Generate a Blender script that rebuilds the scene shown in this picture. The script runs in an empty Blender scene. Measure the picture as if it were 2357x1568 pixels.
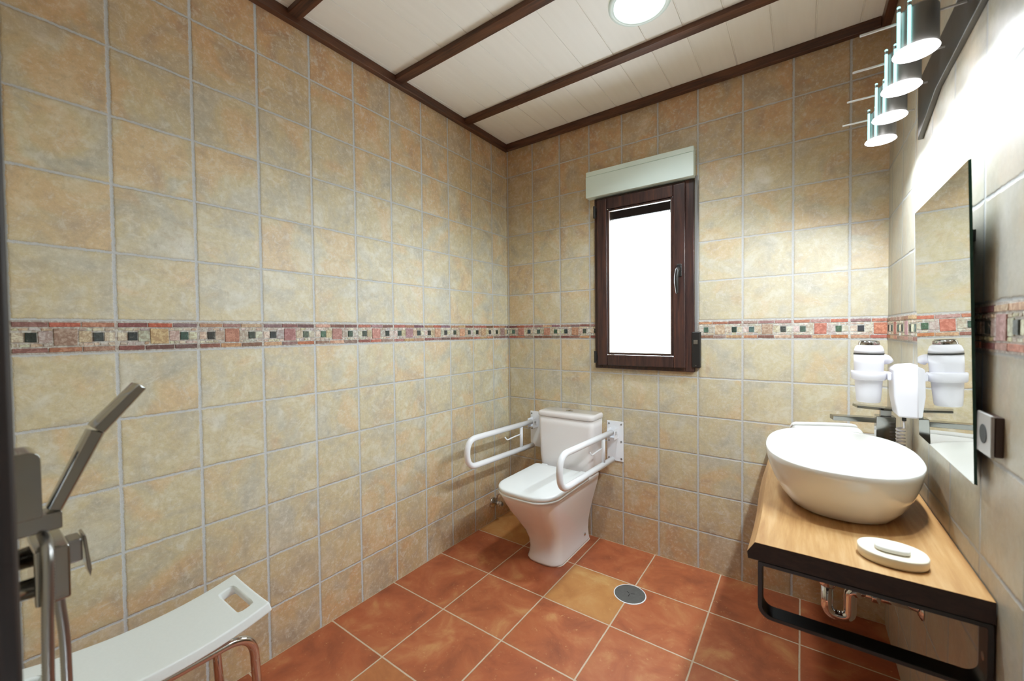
import bpy, bmesh, math, random
from mathutils import Vector, Matrix
random.seed(7)
sc = bpy.context.scene
COL = sc.collection
PI = math.pi
U = 0.204                      # wall tile pitch
W, D, H = 1.975, 2.27, 2.55    # room: x 0..W, y -D..0, z 0..H

# ---------------------------------------------------------------- helpers
def link(name, me, mat=None, parent=None, smooth=False):
    o = bpy.data.objects.new(name, me)
    COL.objects.link(o)
    if mat is not None:
        for m in (mat if isinstance(mat, (list, tuple)) else [mat]):
            me.materials.append(m)
    if smooth:
        for p in me.polygons: p.use_smooth = True
    if parent is not None:
        o.parent = parent
        o.matrix_parent_inverse = parent.matrix_world.inverted() if False else Matrix.Translation(-parent.location)
    return o

def obj(name, bm, mat=None, parent=None, smooth=False, bevel=0, seg=2, subsurf=0):
    bmesh.ops.recalc_face_normals(bm, faces=bm.faces)
    me = bpy.data.meshes.new(name)
    bm.to_mesh(me); bm.free()
    o = link(name, me, mat, parent, smooth or bevel > 0)
    if bevel:
        m = o.modifiers.new('bevel', 'BEVEL'); m.width = bevel; m.segments = seg
        m.limit_method = 'ANGLE'; m.angle_limit = math.radians(40); m.harden_normals = True
    if subsurf:
        m = o.modifiers.new('sub', 'SUBSURF'); m.levels = subsurf; m.render_levels = subsurf
    return o

def thing(name, label, cat, loc=(0, 0, 0), group=None):
    o = bpy.data.objects.new(name, None); COL.objects.link(o)
    o.location = loc; o.empty_display_size = 0.05
    o['label'] = label; o['category'] = cat
    if group: o['group'] = group
    return o

def tag(o, label, cat, group=None):
    o['label'] = label; o['category'] = cat
    if group: o['group'] = group
    return o

def struct(o):
    o['kind'] = 'structure'; return o

def box(bm, x0, x1, y0, y1, z0, z1, mi=0):
    vs = [bm.verts.new((x, y, z)) for z in (z0, z1) for y in (y0, y1) for x in (x0, x1)]
    fs = []
    for q in ((0, 2, 3, 1), (4, 5, 7, 6), (0, 1, 5, 4), (2, 6, 7, 3), (0, 4, 6, 2), (1, 3, 7, 5)):
        f = bm.faces.new([vs[i] for i in q]); f.material_index = mi; fs.append(f)
    return vs, fs

def boxbm(*a):
    bm = bmesh.new(); box(bm, *a); return bm

def ring_to(bm, pts):
    return [bm.verts.new(p) for p in pts]

def skin(bm, rings, cap0=True, cap1=True, closed=True, mi=0):
    rv = [ring_to(bm, r) for r in rings]
    n = len(rv[0])
    for a, b in zip(rv, rv[1:]):
        for i in range(n if closed else n - 1):
            j = (i + 1) % n
            f = bm.faces.new((a[i], a[j], b[j], b[i])); f.material_index = mi
    if cap0: bm.faces.new(list(reversed(rv[0]))).material_index = mi
    if cap1: bm.faces.new(rv[-1]).material_index = mi
    return rv

def fillet(path, r, n=6):
    P = [Vector(p) for p in path]; out = [P[0]]
    for a, b, c in zip(P, P[1:], P[2:]):
        d1 = (a - b); d2 = (c - b)
        l = min(r, d1.length * .49, d2.length * .49)
        p1 = b + d1.normalized() * l; p2 = b + d2.normalized() * l
        for k in range(n + 1):
            t = k / n
            out.append(p1 * (1 - t) ** 2 + b * 2 * t * (1 - t) + p2 * t * t)
    out.append(P[-1]); return out

def tube(bm, path, r, seg=12, mi=0, cap=True):
    P = [Vector(p) for p in path]
    n = len(P); T = []
    for i in range(n):
        T.append((P[min(i + 1, n - 1)] - P[max(i - 1, 0)]).normalized())
    up = Vector((0, 0, 1)) if abs(T[0].z) < .9 else Vector((1, 0, 0))
    N = (up - T[0] * up.dot(T[0])).normalized()
    rings = []
    for i in range(n):
        N = (N - T[i] * N.dot(T[i])).normalized()
        B = T[i].cross(N)
        rr = r[i] if isinstance(r, (list, tuple)) else r
        rings.append([P[i] + (N * math.cos(2 * PI * k / seg) + B * math.sin(2 * PI * k / seg)) * rr for k in range(seg)])
    skin(bm, rings, cap, cap, mi=mi)

def tubebm(path, r, seg=12):
    bm = bmesh.new(); tube(bm, path, r, seg); return bm

def lathe(bm, prof, c=(0, 0, 0), axis='z', seg=32, cap0=True, cap1=True, mi=0):
    rings = []
    for r, h in prof:
        ring = []
        for k in range(seg):
            a = 2 * PI * k / seg; u, v = r * math.cos(a), r * math.sin(a)
            p = {'z': (u, v, h), 'x': (h, u, v), 'y': (u, h, v)}[axis]
            ring.append((c[0] + p[0], c[1] + p[1], c[2] + p[2]))
        rings.append(ring)
    skin(bm, rings, cap0, cap1, mi=mi)

def lathebm(*a, **k):
    bm = bmesh.new(); lathe(bm, *a, **k); return bm

def rrect(x0, x1, y0, y1, z, rf, rb, n=7, bulge=0.0):
    """rounded rectangle: rf = corner radius at y0 (front), rb at y1 (back)."""
    pts = []
    for cx, cy, r, a0 in ((x1 - rb, y1 - rb, rb, 0), (x0 + rb, y1 - rb, rb, 90), (x0 + rf, y0 + rf, rf, 180), (x1 - rf, y0 + rf, rf, 270)):
        for k in range(n + 1):
            a = math.radians(a0 + 90 * k / n)
            pts.append([cx + r * math.cos(a), cy + r * math.sin(a), z])
    if bulge:
        xm = (x0 + x1) / 2; hw = (x1 - x0) / 2
        # densify front edge
        out = []
        for i, p in enumerate(pts):
            out.append(p)
            if i == 3 * (n + 1) - 1:
                q = pts[i + 1]
                for k in (1, 2, 3, 4, 5): out.append([p[0] + (q[0] - p[0]) * k / 6, p[1], z])
        pts = out
        for p in pts:
            if p[1] < (y0 + y1) / 2:
                p[1] -= bulge * (1 - ((p[0] - xm) / hw) ** 2)
    return pts

def sellipse(cx, cy, a, b, z, e=2.6, n=48, rot=0):
    out = []
    for k in range(n):
        t = 2 * PI * k / n; c, s = math.cos(t), math.sin(t)
        x = a * abs(c) ** (2 / e) * (1 if c >= 0 else -1); y = b * abs(s) ** (2 / e) * (1 if s >= 0 else -1)
        out.append((cx + x * math.cos(rot) - y * math.sin(rot), cy + x * math.sin(rot) + y * math.cos(rot), z))
    return out

# ---------------------------------------------------------------- materials
def lin(c):
    return tuple(((v / 255) / 12.92 if v / 255 <= .04045 else ((v / 255 + .055) / 1.055) ** 2.4) for v in c) + (1,)

class NT:
    def __init__(s, name):
        s.m = bpy.data.materials.new(name); s.m.use_nodes = True
        s.t = s.m.node_tree; s.t.nodes.clear()
        s.out = s.t.nodes.new('ShaderNodeOutputMaterial')
    def n(s, typ, **kw):
        nd = s.t.nodes.new(typ)
        ins = kw.pop('ins', {})
        for k, v in kw.items(): setattr(nd, k, v)
        for k, v in ins.items():
            if isinstance(v, bpy.types.NodeSocket): s.t.links.new(v, nd.inputs[k])
            else: nd.inputs[k].default_value = v
        return nd
    def math(s, op, a, b=None, c=None, clamp=False):
        nd = s.t.nodes.new('ShaderNodeMath'); nd.operation = op; nd.use_clamp = clamp
        for i, v in enumerate((a, b, c)):
            if v is None: continue
            if isinstance(v, bpy.types.NodeSocket): s.t.links.new(v, nd.inputs[i])
            else: nd.inputs[i].default_value = v
        return nd.outputs[0]
    def mix(s, f, a, b, blend='MIX'):
        nd = s.t.nodes.new('ShaderNodeMix'); nd.data_type = 'RGBA'; nd.blend_type = blend
        for i, v in ((0, f), (6, a), (7, b)):
            if isinstance(v, bpy.types.NodeSocket): s.t.links.new(v, nd.inputs[i])
            else: nd.inputs[i].default_value = v
        return nd.outputs[2]
    def ramp(s, f, stops, interp='LINEAR'):
        nd = s.t.nodes.new('ShaderNodeValToRGB'); cr = nd.color_ramp; cr.interpolation = interp
        while len(cr.elements) < len(stops): cr.elements.new(.5)
        for e, (p, c) in zip(cr.elements, stops): e.position = p; e.color = c
        s.t.links.new(f, nd.inputs[0]); return nd.outputs[0]
    def smooth(s, v, a, b):
        nd = s.t.nodes.new('ShaderNodeMapRange'); nd.interpolation_type = 'SMOOTHSTEP'
        s.t.links.new(v, nd.inputs[0]); nd.inputs[1].default_value = a; nd.inputs[2].default_value = b
        return nd.outputs[0]
    def noise(s, vec, scale, detail=4, rough=.55, dist=0):
        nd = s.n('ShaderNodeTexNoise', ins={'Scale': scale, 'Detail': detail, 'Roughness': rough, 'Distortion': dist})
        if vec is not None: s.t.links.new(vec, nd.inputs['Vector'])
        return nd.outputs[0]
    def bsdf(s, **ins):
        b = s.n('ShaderNodeBsdfPrincipled')
        for k, v in ins.items():
            k = k.replace('_', ' ')
            if isinstance(v, bpy.types.NodeSocket): s.t.links.new(v, b.inputs[k])
            else: b.inputs[k].default_value = v
        s.t.links.new(b.outputs[0], s.out.inputs[0]); return b
    def bump(s, h, strength=.5, dist=.002):
        return s.n('ShaderNodeBump', ins={'Height': h, 'Strength': strength, 'Distance': dist}).outputs[0]
    def pos(s):
        return s.n('ShaderNodeTexCoord').outputs['Object']

def simple(name, rgb, rough=.5, metal=0, spec=.5, coat=0, nscale=30, namt=.06, bump=0):
    t = NT(name); P = t.pos(); nz = t.noise(P, nscale, 3)
    c = lin(rgb); dk = tuple(v * (1 - namt * 2) for v in c[:3]) + (1,)
    col = t.mix(nz, dk, c)
    kw = dict(Base_Color=col, Roughness=rough, Metallic=metal, Specular_IOR_Level=spec, Coat_Weight=coat)
    if bump: kw['Normal'] = t.bump(t.noise(P, nscale * 8, 3), bump, .001)
    t.bsdf(**kw); return t.m

def wall_tile(name, axis, off, sign=1, tint=(255, 255, 255), grey_amt=0.0):
    """rustic tiles: horizontal coordinate along axis, lines where sign*coord/U - off is an integer"""
    t = NT(name); P = t.pos()
    wob = t.n('ShaderNodeTexNoise', ins={'Scale': 34.0, 'Detail': 6.0, 'Roughness': .8, 'Vector': P})
    ws = t.n('ShaderNodeSeparateColor', ins={'Color': wob.outputs['Color']})
    sp = t.n('ShaderNodeSeparateXYZ', ins={'Vector': P})
    h = sp.outputs['X' if axis == 'x' else 'Y']; v = sp.outputs['Z']
    h = t.math('MULTIPLY', h, sign)
    h = t.math('ADD', h, t.math('MULTIPLY', t.math('SUBTRACT', ws.outputs[0], .5), .011))
    v = t.math('ADD', v, t.math('MULTIPLY', t.math('SUBTRACT', ws.outputs[1], .5), .011))
    wf = t.n('ShaderNodeTexNoise', ins={'Scale': 190.0, 'Detail': 3.0, 'Roughness': .6, 'Vector': P})
    wg = t.n('ShaderNodeSeparateColor', ins={'Color': wf.outputs['Color']})
    h = t.math('ADD', h, t.math('MULTIPLY', t.math('SUBTRACT', wg.outputs[0], .5), .0045))
    v = t.math('ADD', v, t.math('MULTIPLY', t.math('SUBTRACT', wg.outputs[1], .5), .0045))
    su = t.math('SUBTRACT', t.math('DIVIDE', h, U), off)
    up = t.math('GREATER_THAN', v, 6.2 * U)
    vb = t.math('DIVIDE', t.math('SUBTRACT', v, 1.2165), .2038)
    vt = t.math('DIVIDE', t.math('SUBTRACT', v, 1.3125), .2036)
    sv = t.math('ADD', t.math('MULTIPLY', vb, t.math('SUBTRACT', 1, up)), t.math('MULTIPLY', vt, up))
    fu = t.math('FRACT', su); fv = t.math('FRACT', sv)
    du = t.math('MULTIPLY', t.math('MINIMUM', fu, t.math('SUBTRACT', 1, fu)), U)
    dv = t.math('MULTIPLY', t.math('MINIMUM', fv, t.math('SUBTRACT', 1, fv)), U)
    d = t.math('MINIMUM', du, t.math('MULTIPLY', dv, 1.25))
    fac = t.smooth(d, .0034, .0052)
    iu = t.math('FLOOR', su); iv = t.math('ADD', t.math('FLOOR', sv), t.math('MULTIPLY', up, 20))
    cid = t.n('ShaderNodeCombineXYZ', ins={'X': iu, 'Y': iv, 'Z': 3.3})
    wn = t.n('ShaderNodeTexWhiteNoise', ins={'Vector': cid.outputs[0]})
    offv = t.n('ShaderNodeVectorMath', operation='SCALE', ins={0: wn.outputs['Color'], 'Scale': 7.0})
    vec = t.n('ShaderNodeVectorMath', operation='ADD', ins={0: P, 1: offv.outputs[0]}).outputs[0]
    n1 = t.noise(vec, 9, 8, .66, .6)
    n2 = t.noise(vec, 5, 3, .5, 1.0)
    n3 = t.noise(vec, 60, 8, .78)
    n5 = t.noise(vec, 24, 7, .7, .8)
    base = t.ramp(n1, [(.30, lin((172, 165, 146))), (.43, lin((192, 183, 156))), (.53, lin((202, 189, 150))), (.62, lin((212, 205, 178))), (.74, lin((228, 223, 206)))])
    orange = t.ramp(n1, [(.32, lin((182, 156, 128))), (.5, lin((212, 180, 136))), (.72, lin((222, 202, 166)))])
    grey = t.ramp(n1, [(.32, lin((165, 166, 156))), (.5, lin((190, 189, 174))), (.72, lin((214, 213, 202)))])
    f_or = t.math('MULTIPLY', t.smooth(t.math('ADD', n2, t.math('MULTIPLY', t.math('SUBTRACT', wn.outputs['Value'], .5), .16)), .48, .66), .8)
    f_gr = t.math('MULTIPLY', t.smooth(t.math('SUBTRACT', 1, n2), .52, .68), .7)
    col = t.mix(f_or, base, orange); col = t.mix(f_gr, col, grey)
    # warm tint towards floor and ceiling; the upper part paints in yellowish light
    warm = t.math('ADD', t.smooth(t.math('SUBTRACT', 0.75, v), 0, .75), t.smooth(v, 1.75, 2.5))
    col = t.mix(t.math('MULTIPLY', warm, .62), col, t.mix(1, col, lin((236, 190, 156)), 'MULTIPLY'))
    col = t.mix(t.math('MULTIPLY', t.smooth(n3, .5, .66), .5), col, lin((226, 220, 202)))
    col = t.mix(t.math('MULTIPLY', t.smooth(n5, .54, .68), .5), col, lin((222, 220, 208)))
    col = t.mix(t.math('MULTIPLY', t.smooth(t.math('SUBTRACT', 1, n5), .54, .68), .4), col, lin((178, 158, 124)))
    col = t.mix(t.math('MULTIPLY', t.smooth(t.math('SUBTRACT', 1, n3), .5, .68), .42), col, lin((158, 142, 116)))
    col = t.mix(.06, col, lin((196, 194, 184)))
    edge = t.smooth(d, .004, .016)
    col = t.mix(t.math('MULTIPLY', t.math('SUBTRACT', 1, edge), .22), col, lin((158, 146, 124)))
    gcol = t.mix(t.noise(P, 120, 3), lin((172, 176, 178)), lin((206, 210, 212)))
    col = t.mix(fac, gcol, col)
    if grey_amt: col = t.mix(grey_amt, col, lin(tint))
    hgt = t.math('ADD', t.math('MULTIPLY', t.smooth(d, .0015, .008), 1.0), t.math('MULTIPLY', t.math('ADD', n1, t.math('MULTIPLY', n3, .4)), .28))
    rough = t.math('ADD', t.math('MULTIPLY', fac, -.42), .86)
    t.bsdf(Base_Color=col, Roughness=rough, Specular_IOR_Level=.45, Normal=t.bump(hgt, .6, .003))
    return t.m

def floor_mat():
    t = NT('terracotta_floor'); P = t.pos()
    sp = t.n('ShaderNodeSeparateXYZ', ins={'Vector': P})
    FS = .3319
    wob = t.math('MULTIPLY', t.math('SUBTRACT', t.noise(P, 30, 3), .5), .002)
    # rows along the walls are cut so that their last joint falls on the wall
    wx = t.math('ADD', FS, t.math('MULTIPLY', t.math('LESS_THAN', sp.outputs['X'], .351), .351 - FS))
    wy = t.math('ADD', FS, t.math('MULTIPLY', t.math('GREATER_THAN', sp.outputs['Y'], -.340), .340 - FS))
    su = t.math('DIVIDE', t.math('ADD', t.math('SUBTRACT', sp.outputs['X'], .351), wob), wx)
    sv = t.math('DIVIDE', t.math('ADD', t.math('ADD', sp.outputs['Y'], .340), wob), wy)
    fu = t.math('FRACT', su); fv = t.math('FRACT', sv)
    du = t.math('MINIMUM', fu, t.math('SUBTRACT', 1, fu)); dv = t.math('MINIMUM', fv, t.math('SUBTRACT', 1, fv))
    d = t.math('MULTIPLY', t.math('MINIMUM', du, dv), FS)
    fac = t.smooth(d, .0022, .0037)
    at = t.n('ShaderNodeAttribute', attribute_name='tile')
    cid = t.n('ShaderNodeCombineXYZ', ins={'X': t.math('FLOOR', su), 'Y': t.math('FLOOR', sv), 'Z': 1.7})
    wn = t.n('ShaderNodeTexWhiteNoise', ins={'Vector': cid.outputs[0]})
    offv = t.n('ShaderNodeVectorMath', operation='SCALE', ins={0: wn.outputs['Color'], 'Scale': 9.0})
    vec = t.n('ShaderNodeVectorMath', operation='ADD', ins={0: P, 1: offv.outputs[0]}).outputs[0]
    n1 = t.noise(vec, 6, 6, .6, .5); n3 = t.noise(vec, 80, 5, .7); n4 = t.noise(vec, 22, 4, .65, 1.5)
    red = t.ramp(n1, [(.3, lin((128, 68, 44))), (.5, lin((160, 86, 54))), (.7, lin((178, 110, 72)))])
    och = t.ramp(n1, [(.3, lin((168, 112, 62))), (.5, lin((184, 130, 74))), (.7, lin((196, 152, 96)))])
    och_f = t.math('ADD', t.n('ShaderNodeSeparateColor', ins={'Color': at.outputs['Color']}).outputs[0], t.math('MULTIPLY', t.smooth(n1, .56, .72), .35), clamp=True)
    col = t.mix(och_f, red, och)
    col = t.mix(t.math('MULTIPLY', t.math('SUBTRACT', wn.outputs['Value'], .3), .22, clamp=True), col, lin((150, 60, 36)))
    col = t.mix(t.math('MULTIPLY', t.math('MULTIPLY', t.smooth(n3, .56, .68), t.smooth(n4, .52, .64)), .55), col, lin((214, 168, 116)))
    edge = t.smooth(d, .003, .03)
    col = t.mix(t.math('MULTIPLY', t.math('SUBTRACT', 1, edge), .25), col, lin((150, 92, 58)))
    col = t.mix(fac, t.mix(t.noise(P, 60), lin((176, 150, 126)), lin((204, 184, 160))), col)
    hgt = t.math('ADD', t.smooth(d, .001, .005), t.math('MULTIPLY', n3, .12))
    t.bsdf(Base_Color=col, Roughness=t.math('ADD', t.math('MULTIPLY', n4, .25), .36), Specular_IOR_Level=.4, Normal=t.bump(hgt, .5, .002))
    return t.m

def wood(name, c0, c1, c2, scale=(2, 30, 30), rough=.45, fine=60):
    t = NT(name); P = t.pos()
    mp = t.n('ShaderNodeMapping', ins={'Vector': P, 'Scale': scale}).outputs[0]
    n1 = t.noise(mp, 1.0, 6, .6, .8); n2 = t.noise(mp, 5, 5, .7)
    f = t.math('ADD', t.math('MULTIPLY', n1, .65), t.math('MULTIPLY', n2, .35))
    col = t.ramp(f, [(.35, lin(c0)), (.5, lin(c1)), (.68, lin(c2))])
    t.bsdf(Base_Color=col, Roughness=rough, Specular_IOR_Level=.4, Normal=t.bump(n2, .2, .001)); return t.m

def emis(name, rgb, s):
    t = NT(name); P = t.pos(); nz = t.noise(P, 5, 1)
    c = lin(rgb)
    e = t.n('ShaderNodeEmission', ins={'Color': t.mix(nz, c, c), 'Strength': s})
    t.t.links.new(e.outputs[0], t.out.inputs[0]); return t.m

def metal(name, rgb, rough, nscale=40):
    t = NT(name); P = t.pos(); nz = t.noise(P, nscale, 3)
    t.bsdf(Base_Color=lin(rgb), Metallic=1.0, Roughness=t.math('ADD', t.math('MULTIPLY', nz, .05), rough)); return t.m

def glass_mat():
    t = NT('window_glass'); P = t.pos(); nz = t.noise(P, 3, 2)
    tr = t.n('ShaderNodeBsdfTransparent', ins={'Color': (.97, .98, 1, 1)})
    gl = t.n('ShaderNodeBsdfGlossy', ins={'Roughness': t.math('MULTIPLY', nz, .03)})
    fr = t.n('ShaderNodeFresnel', ins={'IOR': 1.45})
    mx = t.n('ShaderNodeMixShader', ins={0: fr.outputs[0], 1: tr.outputs[0], 2: gl.outputs[0]})
    t.t.links.new(mx.outputs[0], t.out.inputs[0]); return t.m

def attr_stone():
    t = NT('border_stone'); P = t.pos()
    at = t.n('ShaderNodeAttribute', attribute_name='tint').outputs['Color']
    n1 = t.noise(P, 90, 5, .65, .8); n2 = t.noise(P, 260, 3, .6)
    col = t.mix(t.smooth(n1, .42, .62), t.mix(1, at, lin((205, 190, 185)), 'MULTIPLY'), at)
    col = t.mix(t.math('MULTIPLY', t.smooth(n1, .6, .72), .35), col, lin((196, 178, 168)))
    t.bsdf(Base_Color=col, Roughness=.55, Normal=t.bump(t.math('ADD', n1, n2), .4, .002)); return t.m

M = {}
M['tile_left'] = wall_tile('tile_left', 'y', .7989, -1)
M['tile_back'] = wall_tile('tile_back', 'x', 1.069 - 1, 1, (138, 104, 74), .2)  # tan tint darkens these tiles to offset the strong lamp light on them
M['tile_right'] = wall_tile('tile_right', 'y', .385, -1, (136, 134, 130), .55)  # grey tint paints this wall's cool flare and dimness into the tiles
M['floor'] = floor_mat()
M['barplate'] = metal('bar_plate', (96, 94, 92), .4)
M['grout'] = simple('grout', (158, 158, 154), .9, nscale=80, namt=.12, bump=.5)
M['stone'] = attr_stone()
def ceil_mat():
    t = NT('ceiling_panel'); P = t.pos()
    sp = t.n('ShaderNodeSeparateXYZ', ins={'Vector': P})
    mp = t.n('ShaderNodeMapping', ins={'Vector': P, 'Scale': (30, 2, 30)}).outputs[0]
    nz = t.noise(mp, 1.5, 4)
    col = t.mix(nz, lin((236, 232, 222)), lin((246, 243, 234)))
    t.bsdf(Base_Color=col, Roughness=.45, Specular_IOR_Level=.35); return t.m
M['ceiling'] = ceil_mat()
M['beam'] = wood('beam_wood', (46, 28, 20), (78, 48, 32), (104, 66, 44), (3, 40, 40), .4)
M['beam_y'] = wood('beam_wood_long', (46, 28, 20), (78, 48, 32), (104, 66, 44), (40, 3, 40), .4)
M['frame'] = wood('window_wood', (34, 24, 24), (56, 38, 36), (84, 50, 38), (45, 45, 3), .32)
M['door'] = wood('door_wood', (16, 10, 8), (28, 18, 14), (40, 26, 18), (40, 40, 3), .6)
M['oak'] = wood('oak_top', (136, 92, 54), (164, 118, 72), (190, 148, 102), (22, 1.6, 22), .36)
M['bark'] = wood('dark_edge', (26, 18, 16), (42, 29, 25), (56, 40, 33), (20, 20, 60), .6)
M['white_pvc'] = simple('white_pvc', (228, 246, 238), .35, nscale=3, namt=.02)
M['ceramic'] = simple('ceramic', (236, 230, 230), .08, spec=.6, coat=.5, nscale=2, namt=.01)
M['ceramic2'] = simple('basin_ceramic', (236, 235, 230), .1, spec=.6, coat=.4, nscale=2, namt=.01)
M['seat'] = simple('seat_plastic', (238, 244, 246), .2, nscale=2, namt=.01)
M['bar'] = simple('white_enamel', (242, 244, 250), .22, nscale=4, namt=.02)
M['bench'] = simple('bench_plastic', (234, 242, 242), .42, nscale=150, namt=.04, bump=.15)
M['slot'] = simple('slot_plastic', (168, 178, 178), .5, nscale=50, namt=.04)  # greyer than the seat, painting in the shade inside the slots
M['chrome'] = metal('chrome', (208, 208, 210), .05)
M['dchrome'] = metal('dark_chrome', (120, 120, 118), .08)
M['mchrome'] = metal('mixer_chrome', (158, 158, 158), .07)
M['housing'] = simple('lamp_housing', (128, 126, 124), .3, metal=.5, nscale=20, namt=.05)
M['plate'] = simple('grey_plate', (150, 148, 148), .35, nscale=20, namt=.03)
M['rodm'] = simple('pale_metal', (200, 198, 194), .35, nscale=20, namt=.05)
M['satin'] = metal('satin_steel', (150, 150, 150), .28)
M['steel'] = simple('drain_steel', (104, 106, 106), .4, metal=.35, nscale=60, namt=.18)
M['black'] = simple('black_metal', (12, 12, 13), .45, nscale=20, namt=.1)
M['blackp'] = simple('black_plastic', (26, 24, 24), .4, nscale=20, namt=.1)
M['dryer'] = simple('white_plastic', (232, 230, 240), .3, nscale=4, namt=.02)
M['towel'] = simple('towel_cotton', (238, 236, 232), .95, nscale=250, namt=.06, bump=1.0)
M['soapdish'] = simple('soap_stone', (232, 222, 200), .4, nscale=14, namt=.04)
M['soap'] = simple('soap', (246, 243, 236), .35, nscale=14, namt=.02)
M['strap'] = simple('grey_strap', (120, 118, 118), .8, nscale=200, namt=.15)
M['glass'] = glass_mat()
M['cyan'] = emis('lit_glass', (160, 240, 236), 2.2)
M['bulb'] = emis('lit_bulb', (255, 255, 255), 14)
M['plafond'] = emis('lit_diffuser', (240, 255, 255), 9)
M['brownp'] = simple('brown_plastic', (58, 38, 30), .4, nscale=20, namt=.1)
M['hall'] = simple('hall_plaster', (150, 140, 128), .9, nscale=8, namt=.05)
M['dark'] = simple('dark_hole', (10, 10, 12), .8, nscale=8, namt=.05)
M['cap'] = simple('drain_caulk', (205, 190, 178), .7, nscale=60, namt=.05)
M['silicone'] = simple('silicone', (226, 214, 202), .5, nscale=40, namt=.03)

def mirror_mat():
    t = NT('mirror_silver'); P = t.pos(); nz = t.noise(P, 3, 1)
    t.bsdf(Base_Color=lin((236, 240, 236)), Metallic=1.0, Roughness=t.math('MULTIPLY', nz, .012)); return t.m
M['mirror'] = mirror_mat()
M['mirror_edge'] = simple('mirror_edge', (36, 66, 56), .15, nscale=10, namt=.1)

# ---------------------------------------------------------------- setting
# floor
bm = bmesh.new(); lay = bm.loops.layers.float_color.new('tile')
FS = .3319; OCH = {(-1, 0): 1.0, (1, -1): .85, (2, -3): .4, (0, -4): .3}
def cl(v, a, b): return max(a, min(b, v))
for i in range(-1, 7):
    for j in range(-8, 1):
        x0, x1 = (-.02 if i == -1 else cl(.351 + i * FS, -.02, W + .12)), cl(.351 + (i + 1) * FS, -.02, W + .12)
        y0, y1 = cl(-.340 + j * FS, -D - .001, .02), (.02 if j == 0 else cl(-.340 + (j + 1) * FS, -D - .001, .02))
        if x1 - x0 < 1e-6 or y1 - y0 < 1e-6: continue
        f = bm.faces.new([bm.verts.new(p) for p in ((x0, y0, 0), (x1, y0, 0), (x1, y1, 0), (x0, y1, 0))])
        v = OCH.get((i, j), 0.0)
        for l in f.loops: l[lay] = (v, v, v, 1)
bmesh.ops.remove_doubles(bm, verts=bm.verts, dist=1e-5)
r = bmesh.ops.extrude_face_region(bm, geom=list(bm.faces))
for v in r['geom']:
    if isinstance(v, bmesh.types.BMVert): v.co.z = -.05
struct(obj('floor', bm, M['floor']))

# walls (boxes with thickness)
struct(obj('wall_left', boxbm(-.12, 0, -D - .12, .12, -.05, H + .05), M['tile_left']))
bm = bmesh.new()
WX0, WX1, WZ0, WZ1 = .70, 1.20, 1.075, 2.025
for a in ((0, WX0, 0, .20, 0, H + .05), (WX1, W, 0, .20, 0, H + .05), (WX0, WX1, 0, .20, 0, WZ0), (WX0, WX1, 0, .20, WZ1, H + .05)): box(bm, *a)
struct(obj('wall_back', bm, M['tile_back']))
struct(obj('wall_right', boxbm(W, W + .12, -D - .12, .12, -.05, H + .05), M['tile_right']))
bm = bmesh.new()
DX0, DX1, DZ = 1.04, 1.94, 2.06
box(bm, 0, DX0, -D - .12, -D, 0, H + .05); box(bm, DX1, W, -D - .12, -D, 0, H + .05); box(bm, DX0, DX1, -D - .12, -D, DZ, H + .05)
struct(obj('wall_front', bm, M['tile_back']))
# hall beyond the doorway
bm = bmesh.new()
y1 = -D - .121
box(bm, .2, 2.9, y1 - 1.45, y1 - 1.35, 0, 2.6); box(bm, .1, .2, y1 - 1.35, y1, 0, 2.6); box(bm, 2.8, 2.9, y1 - 1.35, y1, 0, 2.6)
box(bm, .1, 2.9, y1 - 1.45, y1, 2.6, 2.65); box(bm, W + .12, 2.8, y1 - .05, y1, 0, 2.6)
struct(obj('wall_hall', bm, M['hall']))
struct(obj('floor_hall', boxbm(.1, 2.9, y1 - 1.45, y1, -.05, 0), M['floor']))
# ceiling: long panels with V grooves
bm = bmesh.new()
xs = [.048 + .1525 * k for k in range(-1, 14)]
for a, b in zip(xs, xs[1:]):
    a = max(a, 0); b = min(b, W)
    if b - a < .01: continue
    box(bm, a + .002, b - .002, -D, 0, H, H + .0045)
box(bm, 0, W, -D, 0, H + .0035, H + .05)
struct(obj('ceiling', bm, M['ceiling'], bevel=.003, seg=1))
# beams + cornices
n = 1
def trim(bmx, mat, bevel=.003):
    global n
    o = struct(obj('trim_%d' % n, bmx, mat, bevel=bevel)); n += 1; return o
for yb in (-.455, -.965, -1.485, -2.0):
    trim(boxbm(.03, W - .03, yb, yb + .05, 2.527, H), M['beam'])
trim(boxbm(.0, .030, -D, 0, 2.508, H), M['beam_y'])
trim(boxbm(W - .03, W, -D, 0, 2.508, H), M['beam_y'])
trim(boxbm(.031, W - .031, -.030, 0, 2.508, H), M['beam'])
trim(boxbm(.031, W - .031, -D, -D + .03, 2.508, H), M['beam'])

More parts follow.
